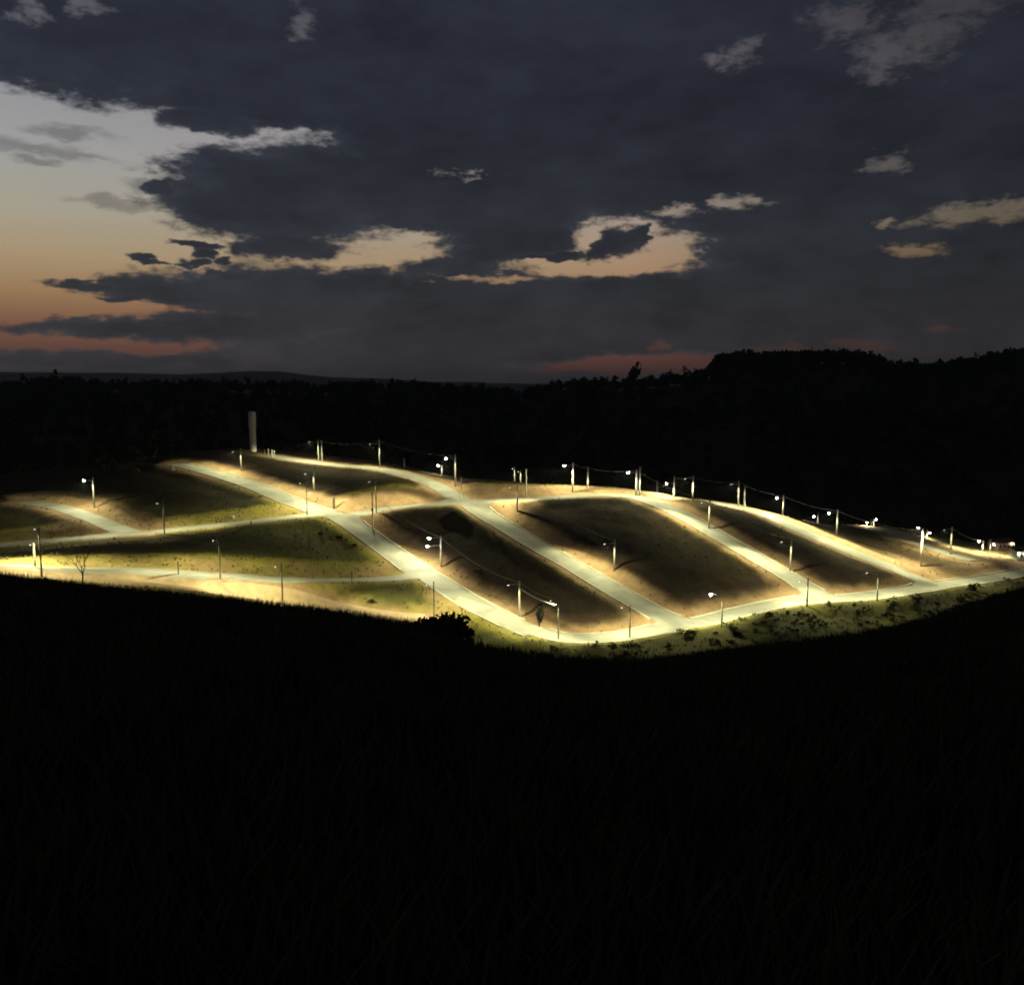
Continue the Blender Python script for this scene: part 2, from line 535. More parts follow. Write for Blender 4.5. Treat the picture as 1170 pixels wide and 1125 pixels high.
def ground_material():
    m, nt, b = mat_new('hillside_ground')
    N, L = nt.nodes.new, nt.links.new
    tc = N('ShaderNodeTexCoord')
    at1 = N('ShaderNodeAttribute'); at1.attribute_name = 'bare_earth'
    at2 = N('ShaderNodeAttribute'); at2.attribute_name = 'lit_zone'
    n1 = N('ShaderNodeTexNoise'); n1.inputs['Scale'].default_value = .35; n1.inputs['Detail'].default_value = 6; n1.inputs['Roughness'].default_value = .65
    n2 = N('ShaderNodeTexNoise'); n2.inputs['Scale'].default_value = 1.6; n2.inputs['Detail'].default_value = 5; n2.inputs['Roughness'].default_value = .7
    L(tc.outputs['Object'], n1.inputs['Vector']); L(tc.outputs['Object'], n2.inputs['Vector'])

    def mix(fac, c1, c2):
        x = N('ShaderNodeMix'); x.data_type = 'RGBA'
        for idx, c in ((6, c1), (7, c2)):
            if isinstance(c, tuple): x.inputs[idx].default_value = (*c, 1)
            else: L(c, x.inputs[idx])
        L(fac, x.inputs[0])
        return x.outputs[2]

    def rng_(src, a, bb, c=0., d=1.):
        r = N('ShaderNodeMapRange'); L(src, r.inputs[0])
        for k, q in zip((1, 2, 3, 4), (a, bb, c, d)): r.inputs[k].default_value = q
        return r.outputs[0]
    f1 = rng_(n1.outputs['Fac'], .32, .68); f2 = rng_(n2.outputs['Fac'], .3, .7)
    grass = mix(f1, (.2, .185, .035), (.34, .29, .07))
    grass = mix(rng_(n2.outputs['Fac'], .55, .75), grass, (.09, .095, .024))
    earth = mix(f1, (.27, .18, .105), (.42, .285, .175))
    earth = mix(rng_(n2.outputs['Fac'], .5, .8), earth, (.22, .145, .085))
    # patchy edge between the two
    s = N('ShaderNodeMath'); s.operation = 'ADD'; L(at1.outputs['Fac'], s.inputs[0])
    s2 = N('ShaderNodeMath'); s2.operation = 'MULTIPLY_ADD'; L(n2.outputs['Fac'], s2.inputs[0]); s2.inputs[1].default_value = .7; s2.inputs[2].default_value = -.35
    L(s2.outputs[0], s.inputs[1])
    fac = rng_(s.outputs[0], .25, .62)
    lotc = N('ShaderNodeAttribute'); lotc.attribute_name = 'lot_cover_unlit'
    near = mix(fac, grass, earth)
    brown = mix(f1, (.03, .02, .018), (.05, .034, .029))  # brown lot cover, its colour deepened for the missing lamplight
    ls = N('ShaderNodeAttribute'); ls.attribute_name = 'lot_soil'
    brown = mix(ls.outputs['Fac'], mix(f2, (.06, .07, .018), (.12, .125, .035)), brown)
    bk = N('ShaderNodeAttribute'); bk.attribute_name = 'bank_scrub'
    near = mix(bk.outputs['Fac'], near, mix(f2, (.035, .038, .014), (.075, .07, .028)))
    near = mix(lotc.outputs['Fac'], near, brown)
    dark = mix(f2, (.028, .028, .015), (.05, .045, .024))  # dark ground colours standing in for no lamplight outside the estate
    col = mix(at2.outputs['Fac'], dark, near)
    L(col, b.inputs['Base Color'])
    b.inputs['Roughness'].default_value = .95
    b.inputs['Specular IOR Level'].default_value = .1
    bp = N('ShaderNodeBump'); bp.inputs['Strength'].default_value = .7; bp.inputs['Distance'].default_value = .35
    L(n2.outputs['Fac'], bp.inputs['Height']); L(bp.outputs[0], b.inputs['Normal'])
    return m


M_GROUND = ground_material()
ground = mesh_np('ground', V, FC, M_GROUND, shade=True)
ground['kind'] = 'structure'
bscr = np.zeros(GX.shape)
bscr[jy0:jy1, ix0:ix1] = (below * smooth(-.3, 2.2, dmin + 2.5 * fbm(xx / 5, yy / 5, 81)) * np.clip(.95 + .8 * fbm(xx / 10, yy / 10, 82), 0, 1)).reshape(shape)
lsoil = np.ones(GX.shape)
lsoil[jy0:jy1, ix0:ix1] = np.clip(1.1 - .75 * leftgrass + .5 * leftgrass * (1 - smooth(-95, -60, xx)) + .55 * fbm(xx / 14, yy / 14, 71), 0, 1).reshape(shape)
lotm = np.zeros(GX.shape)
lotm[jy0:jy1, ix0:ix1] = (smooth(-.5, 3.2, over + 3.5 * fbm(xx / 8, yy / 8, 51) + 2 * fbm(xx / 2.5, yy / 2.5, 52)) * np.where(below, .0, .95) * (1 - smooth(112, 130, xx) * (1 - smooth(288, 302, yy)))).reshape(shape)  # lot cover mask: brown growth plus painted darkness beyond the lamps' reach
for nme, arr in (('bare_earth', soil), ('lit_zone', lit), ('lot_cover_unlit', lotm), ('lot_soil', lsoil), ('bank_scrub', bscr)):
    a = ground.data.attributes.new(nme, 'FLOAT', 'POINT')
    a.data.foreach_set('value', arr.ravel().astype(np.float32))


def gz(x, y):
    return bil(FZ, x, y)


def ghit(u, v, y0=135, y1=420):
    return hit(FZ, u, v, y0, y1)


# asphalt and dirt sheets
def asphalt():
    m, nt, b = mat_new('dusty_asphalt')
    N, L = nt.nodes.new, nt.links.new
    tc = N('ShaderNodeTexCoord')
    n1 = N('ShaderNodeTexNoise'); n1.inputs['Scale'].default_value = .18; n1.inputs['Detail'].default_value = 6
    n2 = N('ShaderNodeTexNoise'); n2.inputs['Scale'].default_value = 2.2; n2.inputs['Detail'].default_value = 4
    L(tc.outputs['Object'], n1.inputs['Vector']); L(tc.outputs['Object'], n2.inputs['Vector'])
    cr = N('ShaderNodeValToRGB')
    cr.color_ramp.elements[0].position = .3; cr.color_ramp.elements[0].color = (.25, .255, .235, 1)
    cr.color_ramp.elements[1].position = .72; cr.color_ramp.elements[1].color = (.38, .375, .345, 1)
    ad = N('ShaderNodeMath'); ad.operation = 'MULTIPLY_ADD'; ad.inputs[1].default_value = .25; ad.inputs[2].default_value = -.125
    L(n2.outputs['Fac'], ad.inputs[0])
    n3 = N('ShaderNodeTexVoronoi'); n3.inputs['Scale'].default_value = .11
    L(tc.outputs['Object'], n3.inputs['Vector'])
    pt = N('ShaderNodeMath'); pt.operation = 'MULTIPLY_ADD'; pt.inputs[1].default_value = .3; pt.inputs[2].default_value = -.15
    sc_ = N('ShaderNodeSeparateColor'); L(n3.outputs['Color'], sc_.inputs[0]); L(sc_.outputs[0], pt.inputs[0])
    a0 = N('ShaderNodeMath'); a0.operation = 'ADD'; L(ad.outputs[0], a0.inputs[0]); L(pt.outputs[0], a0.inputs[1])
    a2 = N('ShaderNodeMath'); a2.operation = 'ADD'; L(a0.outputs[0], a2.inputs[0]); L(n1.outputs['Fac'], a2.inputs[1])
    L(a2.outputs[0], cr.inputs[0]); L(cr.outputs[0], b.inputs['Base Color'])
    b.inputs['Roughness'].default_value = .75
    b.inputs['Specular IOR Level'].default_value = .35
    return m


M_ASPH = asphalt()
M_DIRT = noisy('pale_dirt', (.38, .27, .165), (.52, .38, .25), .5, .95, .3)
for idx, nme in enumerate(ROADS):
    hw, bh, kb, pv, px = ROADS[nme]
    c, zc = RD[nme]
    tng = np.gradient(c, axis=0); tng /= np.linalg.norm(tng, axis=1)[:, None]
    nrm = np.stack([-tng[:, 1], tng[:, 0]], 1)
    if True:
        cols = np.linspace(-hw, hw, 9)
        rows = []
        for i in range(len(c)):
            r = []
            for q in cols:
                p = c[i] + nrm[i] * q
                r.append((p[0], p[1], float(gz(p[0], p[1])) + .03 + .005 * idx))
            rows.append(r)
        o = MB().grid(rows).build('road' if pv else 'dirt_track', M_ASPH if pv else M_DIRT, shade=True)
        o['kind'] = 'structure'
    if kb:
        for side in (-1, 1):
            seg = []; runs = []
            for i in range(len(c)):
                p = c[i] + nrm[i] * side * (hw + .25)
                ok = True
                for other in ROADS:
                    if other == nme: continue
                    co, _ = RD[other]
                    if np.min(np.hypot(co[:, 0] - p[0], co[:, 1] - p[1])) < ROADS[other][0] + .9: ok = False
                if ok: seg.append(i)
                elif seg: runs.append(seg); seg = []
            if seg: runs.append(seg)
            mb = MB()
            for run in runs:
                if len(run) < 3: continue
                rows = []
                for i in run:
                    r = []
                    for off, dz in ((0, -.2), (0, .18), (.45, .18), (.45, -.3)):
                        p = c[i] + nrm[i] * side * (hw + off)
                        z = float(gz(*(c[i] + nrm[i] * side * (hw + .2))))
                        r.append((p[0], p[1], z + dz))
                    rows.append(r)
                mb.grid(rows)
            if mb.f:
                o = mb.build('kerb', M_KERB); o['kind'] = 'structure'

# ------------------------------------------------------------------ street lamps and poles
LIGHT_COL = (1.0, .955, .48)
SPOT_W = 4600.0
light_data = {}


def road_photometry(d):
    """wide street optic: even light along the kerb (local X), short throw across it (local Y)"""
    d.use_nodes = True
    t = d.node_tree
    N, L = t.nodes.new, t.links.new
    em = t.nodes['Emission']
    tc = N('ShaderNodeTexCoord'); sp_ = N('ShaderNodeSeparateXYZ'); L(tc.outputs['Normal'], sp_.inputs[0])

    def m(op, a, b=None):
        x = N('ShaderNodeMath'); x.operation = op
        for i, q in enumerate((a, b)):
            if q is None: continue
            if isinstance(q, (int, float)): x.inputs[i].default_value = q
            else: L(q, x.inputs[i])
        return x.outputs[0]
    z = m('MAXIMUM', m('ABSOLUTE', sp_.outputs[2]), .08)
    tx = m('DIVIDE', sp_.outputs[0], z); ty = m('DIVIDE', sp_.outputs[1], z)
    r2 = m('ADD', m('POWER', m('ABSOLUTE', m('DIVIDE', tx, 4.0)), 2.0), m('POWER', m('MAXIMUM', m('DIVIDE', ty, 1.3), m('DIVIDE', ty, -.85)), 2.0))
    mr = N('ShaderNodeMapRange'); mr.interpolation_type = 'SMOOTHSTEP'; L(m('SQRT', r2), mr.inputs[0])
    for k, q in zip((1, 2, 3, 4), (.15, 1.6, 1.0, 0.0)): mr.inputs[k].default_value = q
    boost = m('MINIMUM', m('POWER', z, -2.5), 18.0)
    st_ = m('ADD', m('MULTIPLY', m('MULTIPLY', boost, mr.outputs[0]), 1.0), .7)
    L(st_, em.inputs['Strength'])


def spot(power):
    if power not in light_data:
        d = bpy.data.lights.new('lamp_light', 'SPOT')
        d.energy = power; d.color = LIGHT_COL
        d.spot_size = math.radians(172); d.spot_blend = .3
        d.shadow_soft_size = .18
        road_photometry(d)
        light_data[power] = d
    return light_data[power]


def luminaire(parent, tip, direction, tilt, bowl, size=1.0, lens_mat=None):
    """LED head whose long axis follows the arm; tilt tips the lens outward"""
    d = Vector((direction[0], direction[1], 0)).normalized()
    side = Vector((-d.y, d.x, 0))
    upv = Vector((0, 0, 1))
    ct, st = math.cos(tilt), math.sin(tilt)
    ax = d * ct + upv * st                         # long axis
    nz = upv * ct - d * st
    M = Matrix((ax, side, nz)).transposed()
    prof = [(-.42, .09, .05), (-.36, .15, .09), (-.05, .2, .12), (.25, .2, .1), (.4, .13, .06), (.45, .06, .03)]
    mb = MB(); rows = []
    for x, w, h in prof:
        ring = []
        for k in range(10):
            q = 2 * math.pi * k / 10
            yy_, zz_ = w * math.cos(q), (h if math.sin(q) > 0 else h * .45) * math.sin(q)
            ring.append(Vector(tip) + M @ (Vector((x + .35, yy_, zz_)) * size))
        ring.append(ring[0]); rows.append(ring)
    mb.grid(rows)
    mb.f.append(tuple(range(10))[::-1])
    n0 = len(rows) - 1
    mb.f.append(tuple(n0 * 11 + k for k in range(10)))
    head = mb.build('luminaire', M_HEAD, parent, shade=True)
    lb = MB(); rows = []
    dpt = .22 if bowl else .005
    for fr, dz in ((1.0, 0), (.85, -.5), (.55, -.85), (.02, -1.0)):
        ring = []
        for k in range(12):
            q = 2 * math.pi * k / 12
            ring.append(Vector(tip) + M @ (Vector((.42 + (.25 if bowl else .28) * fr * math.cos(q), (.22 if bowl else .16) * fr * math.sin(q), -.055 + dpt * dz)) * size))
        ring.append(ring[0]); rows.append(ring)
    lb.grid(rows)
    lb.build('lens', lens_mat or (M_LENS if bowl else M_LENS_DIM), head)
    return Vector(tip) + M @ (Vector((.42, 0, -.06 - dpt - .12)) * size)


def wires_bracket(parent, z, r):
    mb = MB()
    mb.box((0, 0, z), (.12, .5, .1))
    for s in (-1, 1): mb.tube([(.0, s * .2, z), (0, s * .2, z + .18)], .05, 6)
    mb.build('bracket', M_DARK, parent)


def street_lamp(label, u, v, vtop, lu, lv, oy=-1.6, bright=False, dark=False, power=SPOT_W, depth=None, second=None, group='street lamps of the unbuilt estate', thick=1.0, warm=False, tilt=None):
    p = at(u, v, depth) if depth else ghit(u, v)
    if depth: p[2] = float(gz(p[0], p[1]))
    Y = p[1]
    top = at(u, vtop, Y)
    h = max(top[2] - p[2], 3.0)
    root = empty('street_lamp', p)
    mat = M_CONC_UNLIT if dark else M_CONC
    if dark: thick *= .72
    r0, r1 = .27 * thick, .18 * thick
    MB().tube([(0, 0, -.4), (0, 0, h * .5), (0, 0, h)], [r0, (r0 + r1) / 2, r1], 12).build('pole', mat, root, shade=True)
    wires_bracket(root, h - .5, r1)
    for (a, b_, oyy) in [(lu, lv, oy)] + ([second] if second else []):
        L = at(a, b_, Y + oyy) - p
        L = Vector(L)
        lp0 = L
        dh = Vector((L.x, L.y, 0)); ln = dh.length; d = dh.normalized()
        z0 = min(h - .25, L.z - .15)
        tip = Vector((L.x, L.y, L.z)) - d * .38
        mb = MB()
        mid = d * (tip.dot(d) * .5); mid.z = z0 + (L.z - z0) * .8
        mb.tube([d * .1 + Vector((0, 0, z0)), d * (tip.dot(d) * .2) + Vector((0, 0, z0 + (L.z - z0) * .4)), mid, tip], [.05, .05, .045, .04], 7)
        mb.build('arm', M_STEEL, root, shade=True)
        tl = tilt if tilt is not None else (.3 if bright else -.06)
        along = None; bd = 1e9
        for rn, (c_, z_) in RD.items():
            dd = np.hypot(c_[:, 0] - p[0] - lp0.x, c_[:, 1] - p[1] - lp0.y); k_ = int(dd.argmin())
            if dd[k_] < bd:
                bd = dd[k_]; along = (c_[min(k_ + 2, len(c_) - 1)] - c_[max(k_ - 2, 0)])
        if bd > 14: along = None
        lp = luminaire(root, tip, d, tl, bright, 1.25 if bright else 1.1, M_FARLENS if warm else None)
        lo = bpy.data.objects.new('lamp_light', spot(power))
        lo.location = lp
        zax = Vector((-d.x * .22, -d.y * .22, 1)).normalized()
        xax = Vector((-d.y, d.x, 0)).normalized()
        if along is not None:
            xax = Vector((along[0], along[1], 0)).normalized()
        yax = zax.cross(xax).normalized(); xax = yax.cross(zax)
        if yax.dot(d) < 0: xax, yax = -xax, -yax
        lo.rotation_euler = Matrix((xax, yax, zax)).transposed().to_euler()
        lo.parent = root
        COL.objects.link(lo)
    tag(root, label, 'street lamp', group)
    return root, Vector(p) + Vector((0, 0, h - .45))


def utility_pole(label, u, v, vtop, dark=False, depth=None, thick=1.0):
    p = at(u, v, depth) if depth else ghit(u, v)
    if depth: p[2] = float(gz(p[0], p[1]))
    h = max(at(u, vtop, p[1])[2] - p[2], 2.5)
    root = empty('utility_pole', p)
    MB().tube([(0, 0, -.4), (0, 0, h * .5), (0, 0, h)], [.26 * thick, .22 * thick, .17 * thick], 12).build('pole', M_CONC_UNLIT if dark else M_CONC, root, shade=True)
    mb = MB(); mb.box((0, -.16, h - .35), (1.1, .1, .12)); mb.build('crossarm', M_DARK, root)
    for q in (-.45, 0, .45):
        MB().lathe((q, -.16, h - .29), [(.03, 0), (.06, .03), (.06, .09), (.035, .13), (.05, .17)], 8).build('insulator', M_WHITE, root)
    tag(root, label, 'utility pole', 'poles without a lamp')
    return root, Vector(p) + Vector((0, 0, h - .45))


G = {}
SL = [
 # key, label, u, v, vtop, lamp u, lamp v, options
 ('a1', 'street lamp with glaring white head beside the far left branch road', 108, 580, 545, 96.5, 549, dict(bright=True)),
 ('a2', 'dark thin lamp pole at the kerb of the left road, below the black lot', 188, 610, 570, 180, 575, dict(oy=1.2, dark=True)),
 ('a3', 'short pale lamp pole nearest the left edge, behind the black brow', 41, 658, 620, 35, 622, dict(dark=False, depth=176, oy=1.0, power=4300)),
 ('a4', 'tall dark lamp pole just right of the short pale one at the left edge', 48, 660, 602, 40, 604, dict(dark=True, depth=168, oy=1.0)),
 ('a5', 'tall dim lamp pole between the lower left road and the dark grassy lot', 252, 662, 613, 244, 617, dict(oy=1.4, dark=True, power=3800)),
 ('a6', 'dark lamp pole standing in the bright sandy strip at the foreground edge', 323, 690, 643, 315, 647, dict(oy=1.2, dark=True, power=3600)),
 ('b1', 'pale lamp pole at the upper left end of the main diagonal road', 276, 538, 512, 266, 516, {}),
 ('b2', 'pale lamp pole on the bank above the main road, left of its first junction', 359, 562, 535, 349, 541, {}),
 ('b3', 'thin dark lamp pole at the left corner where the left road meets the main road', 351, 588, 548, 343, 552, dict(oy=1.4, dark=True)),
 ('b4', 'lamp pole on the bank of the cross road just right of the first junction', 430, 586, 545, 422, 550, dict(dark=True, oy=1.5)),
 ('b5', 'lamp pole with two heads, the upper one glaring, beside the main diagonal road', 504, 648, 612, 491, 615, dict(bright=True, second=(489, 624, -2.0), power=2300)),
 ('b6', 'dim lamp pole at the corner of the lower left road and the main road', 496, 706, 664, 488, 668, dict(dark=True, oy=1.5, power=2600)),
 ('b7', 'pale lamp pole near the foot of the main road, with cables leading right', 593.5, 704, 663.5, 581, 668, dict(power=3300)),
 ('c1', 'pale lamp pole alone on the top road, left of the bend, tall against black trees', 434, 534, 502, 423, 507, {}),
 ('c2', 'left one of the close pair of pale poles on the top road, with arm', 364, 527, 502, 353.5, 505, dict(tilt=.3)),
 ('c3', 'tall pale lamp pole at the head of the centre road, glowing head on its left', 520.5, 556, 519, 510, 524, dict(bright=True)),
 ('c4', 'small distant lamp with glowing head low behind the bank, left of the tall centre pole', 505, 545, 531, 501, 532, dict(bright=True, depth=318, power=900)),
 ('c5', 'distant small lamp behind the bright bank, left of two dim heads', 588, 552, 533, 585.5, 535, dict(depth=322, power=900)),
 ('c6', 'distant small lamp behind the bright bank, right of two dim heads', 595, 554, 537, 592, 538.5, dict(depth=318, power=900)),
 ('c7', 'thin lamp pole between the cross road and the head of the centre road', 591, 584, 553, 583, 557, dict(oy=1.5)),
 ('c8', 'pale lamp pole on the brown bank halfway down the centre road', 702, 652, 616, 691, 621, {}),
 ('c9', 'dim lamp pole beside the yellow grass near the foot of the centre road', 719.5, 728, 690, 711, 694, dict(dark=True, oy=1.4, power=3300)),
 ('d1', 'thick pale pole on the bright crest with a glaring head to its left', 654.5, 562, 528, 645, 532, dict(bright=True, thick=1.25)),
 ('d2', 'thick left pole of the crest pair with the brightest glaring head of all', 727, 566, 536, 718, 540, dict(bright=True, thick=1.4)),
 ('d3', 'pale lamp pole halfway along the right road, on its orange bank', 810, 604, 570, 802, 574, {}),
 ('d4', 'pale lamp pole on the green bank near the foot of the right road', 903, 652, 615, 893, 619, {}),
 ('d5', 'dark lamp pole on the valley road with a glaring white oblong head', 824.5, 716, 684, 813, 678, dict(oy=1.0, dark=True, bright=True, tilt=-.12)),
 ('d6', 'short lamp pole at the kerb where the right road joins the valley road', 922, 693, 660, 914, 664, dict(oy=1.5)),
 ('d7', 'dark lamp pole on the valley road with a dim head before the rightmost lot', 1002, 687, 656, 991, 654, dict(oy=1.0, dark=True, tilt=-.15)),
 ('d8', 'thin dark lamp pole at the bend of the valley road, where cables end', 638, 730, 683, 630, 686, dict(dark=True, oy=1.4, power=3000)),
 ('e1', 'pale lamp pole on the black crest with small lit head, left of a taller pole', 770, 569, 544, 762, 552.5, dict(bright=True)),
 ('e2', 'tall pale lamp pole with a dim head at the start of the outer road', 791.5, 572, 543, 783, 546.5, {}),
 ('e3', 'left and taller one of the close pair of pale poles on the outer road', 843.5, 579, 549, 836, 553, {}),
 ('e4', 'pale pole on the outer road with a glaring round head close to its left', 894.5, 587, 565, 888, 569, dict(bright=True)),
 ('e5', 'glaring lamp whose pole is hidden behind the bank of the outer road', 934, 606, 586, 930, 590, dict(bright=True, depth=318, power=900)),
 ('e6', 'pale lamp pole on the outer road just right of the hidden glaring lamp', 956, 611, 582, 947.5, 586, dict(bright=True, tilt=.12)),
 ('f1', 'left one of two warm lamp heads beside the start of the farthest road', 995, 607, 594, 991, 597, dict(bright=True, depth=342, power=900, warm=True)),
 ('f2', 'right one of two warm lamp heads beside the start of the farthest road', 997.8, 604, 592, 1001, 593.5, dict(bright=True, depth=346, power=900, warm=True)),
 ('f3', 'tallest lamp pole at right, on the sand corner, with a glaring warm head', 1052, 647, 604, 1049.5, 603, dict(bright=True, thick=1.3, warm=True, tilt=.35, power=13000)),
 ('f4', 'small warm lamp leaning right, close behind the tallest right hand pole', 1058.5, 620, 608, 1062, 608.5, dict(bright=True, depth=322, power=900, warm=True)),
 ('f5', 'pale grey lamp pole on the farthest road with a dim head', 1086, 633, 602, 1079, 605, {}),
 ('f6', 'yellow pole with glaring warm head, left one of a pair at right', 1122, 638, 617, 1119, 618, dict(bright=True, depth=300, power=6500, warm=True)),
 ('f7', 'yellow pole with head on its right, right one of a pair at right', 1130.5, 636, 616, 1135, 622, dict(depth=302, power=900, warm=True, bright=True)),
 ('f8', 'rightmost lamp with a warm white head, behind the small grey building', 1157, 648, 628, 1152, 630.5, dict(bright=True, depth=305, power=3000, warm=True)),
]
for key, label, u, v, vt, lu, lv, opt in SL:
    G[key] = street_lamp(label, u, v, vt, lu, lv, **opt)
UP = [
 ('p1', 'right one of the close pair of pale poles on the top road, without arm', 368, 527, 503, {}),
 ('p2', 'thin bare pole on the bright bank behind the cross road', 601, 567, 536, {}),
 ('p3', 'bare pale pole on the bright crest, right of the thick lamp pole', 671.5, 558, 533, {}),
 ('p4', 'thin bare pole close behind the thick pole with the brightest lamp', 731, 563, 533, dict(depth=291)),
 ('p5', 'faint dark bare pole on the black crest between two lamp poles', 750.5, 563, 549, dict(dark=True, depth=312)),
 ('p6', 'right and shorter one of the close pair of pale poles on the outer road', 850.5, 580, 556, {}),
 ('p7', 'thin pale pole at the junction corner, with a dark transformer box halfway up', 426, 604, 562, {}),
 ('p9', 'very thin bare pole just right of the tall centre pole', 527, 573, 546, dict(thick=.6)),
]
for key, label, u, v, vt, opt in UP:
    G[key] = utility_pole(label, u, v, vt, **opt)
# transformer on the junction pole
mb = MB(); mb.lathe((.0, -.42, 5.3), [(.02, 0), (.3, .02), (.32, .1), (.32, .8), (.3, .88), (.05, .95)], 14)
mb.build('transformer', M_DARK, G['p7'][0])


def cable(a, b, label, sag=.9, r=.045, drop=0.0):
    A, B = Vector(G[a][1]), Vector(G[b][1])
    A.z -= drop; B.z -= drop
    P = []
    for i in range(15):
        t = i / 14
        p = A.lerp(B, t); p.z -= sag * 4 * t * (1 - t); P.append(p - A)
    o = MB().tube(P, r, 6).build('overhead_cable', M_CABLE, shade=True)
    o.location = A
    tag(o, label, 'cable', 'overhead cables between the poles')


cable('b7', 'd8', 'thick pale cable sagging between the two poles at the foot of the main road', .7, .12, 1.3)
cable('b7', 'd8', 'thin upper cable between the two poles at the foot of the main road', .7, .05)
cable('b5', 'b7', 'long cable from the two headed pole down to the foot of the main road', 1.6)
cable('p7', 'b5', 'cable from the transformer pole down to the two headed lamp pole', 1.4)
cable('b1', 'b2', 'cable along the top part of the main diagonal road', 1.2)
cable('c2', 'c1', 'cable between the paired poles and the lone pole on the top road', 1.3)
cable('c1', 'c3', 'cable from the lone top road pole to the tall centre pole', 1.3)
cable('c7', 'c8', 'cable along the upper half of the centre road', 1.5)
cable('d1', 'p3', 'short cable between the thick crest pole and its bare neighbour', .4, .05)
cable('p3', 'd2', 'cable across the crest to the brightest lamp', .8, .05)
cable('d2', 'd3', 'cable from the brightest lamp down the right road', 1.3)
cable('d3', 'd4', 'cable along the lower half of the right road', 1.5)
cable('e1', 'e2', 'cable between the two lamp poles on the black crest', .5)
cable('e2', 'e3', 'cable from the black crest to the paired poles of the outer road', .9, .05)
cable('e3', 'e4', 'cable from the paired poles to the pole with the glaring round head', .9)
cable('e4', 'e6', 'cable along the middle of the outer road', .9)
cable('e6', 'f3', 'cable down the lower end of the outer road to the corner pole', 1.4)
cable('f5', 'f6', 'cable between the farthest road and the pair of poles at the right', .7)

# ------------------------------------------------------------------ water tower, posts, small things
def water_tower():
    p = at(289.5, 514, 343); p[2] = float(gz(p[0], p[1]))
    h = at(290, 470, 343)[2] - p[2]
    root = empty('water_tower', p)
    MB().lathe((0, 0, 0), [(1.25, -.5), (1.25, h * .55), (1.3, h * .55), (1.45, h * .6), (1.45, h - .5)], 28).build('shaft', M_CONC, root, shade=False)
    MB().lathe((0, 0, h - .5), [(1.55, 0), (1.55, .22), (1.2, .42), (.2, .55)], 28).build('cap', M_CONC, root)
    mb = MB()
    for s in (-.22, .22): mb.tube([(s, -1.62, 0), (s, -1.62, h - .2)], .035, 6)
    z = .4
    while z < h - .4:
        mb.tube([(-.22, -1.62, z), (.22, -1.62, z)], .022, 5); z += .4
    mb.build('ladder', M_STEEL, root)
    tag(root, 'tall pale round concrete water tower standing against the dark wood at upper left', 'water tower')


water_tower()


def post(name, label, cat, u, v, vt, r, mat, group=None, depth=None, capped=True):
    p = at(u, v, depth) if depth else ghit(u, v)
    if depth: p[2] = float(gz(p[0], p[1]))
    h = max(at(u, vt, p[1])[2] - p[2], .4)
    mb = MB().tube([(0, 0, -.3), (0, 0, h - r), (0, 0, h)], [r, r * .9, r * .5 if capped else r * .9], 8)
    o = mb.build(name, mat); o.location = p
    tag(o, label, cat, group)
    return o


for u, v, vt in ((302.5, 521, 513), (307, 521.5, 512.5), (311, 522, 513.5), (313.5, 522.5, 514.5)):
    post('fence_post', 'one of the short pale posts in a row where the top road ends', 'fence post', u, v, vt, .13, M_WHITE, 'pale posts at the end of the top road')
post('marker_post', 'small white post at the very start of the main road, beside black trees', 'marker post', 198, 537, 530, .13, M_WHITE)
post('marker_post', 'short pale post standing beside the bend of the top road', 'marker post', 462, 534.5, 524, .13, M_CONC)
post('stump', 'dark brown stump on the pale cut bank above the first junction', 'stump', 381.5, 581, 568, .42, M_WOOD, capped=False)
post('marker_post', 'short dark post in the yellow verge above the lower left road', 'marker post', 204, 656, 641, .14, M_WOOD)
post('marker_post', 'short dark post beside the lower left road near the main road', 'marker post', 402, 667, 652, .13, M_WOOD)
post('marker_post', 'small dark post at the edge of the left road above the dark lot', 'marker post', 287, 600, 594, .16, M_WOOD)


def boulder():
    p = ghit(266, 592)
    bmv = MB()
    rows = []
    for i in range(7):
        th = math.pi * i / 6
        ring = []
        for k in range(10):
            q = 2 * math.pi * k / 10
            r = .42 * (1 + .18 * math.sin(3 * q + i) + .1 * math.cos(5 * q))
            ring.append((r * math.sin(th) * math.cos(q) * 1.2, r * math.sin(th) * math.sin(q), .3 + r * math.cos(th) * .9))
        ring.append(ring[0]); rows.append(ring)
    o = bmv.grid(rows).build('boulder', M_WHITE, shade=True); o.location = p
    tag(o, 'small white painted boulder on the grass verge of the left road', 'boulder')


boulder()


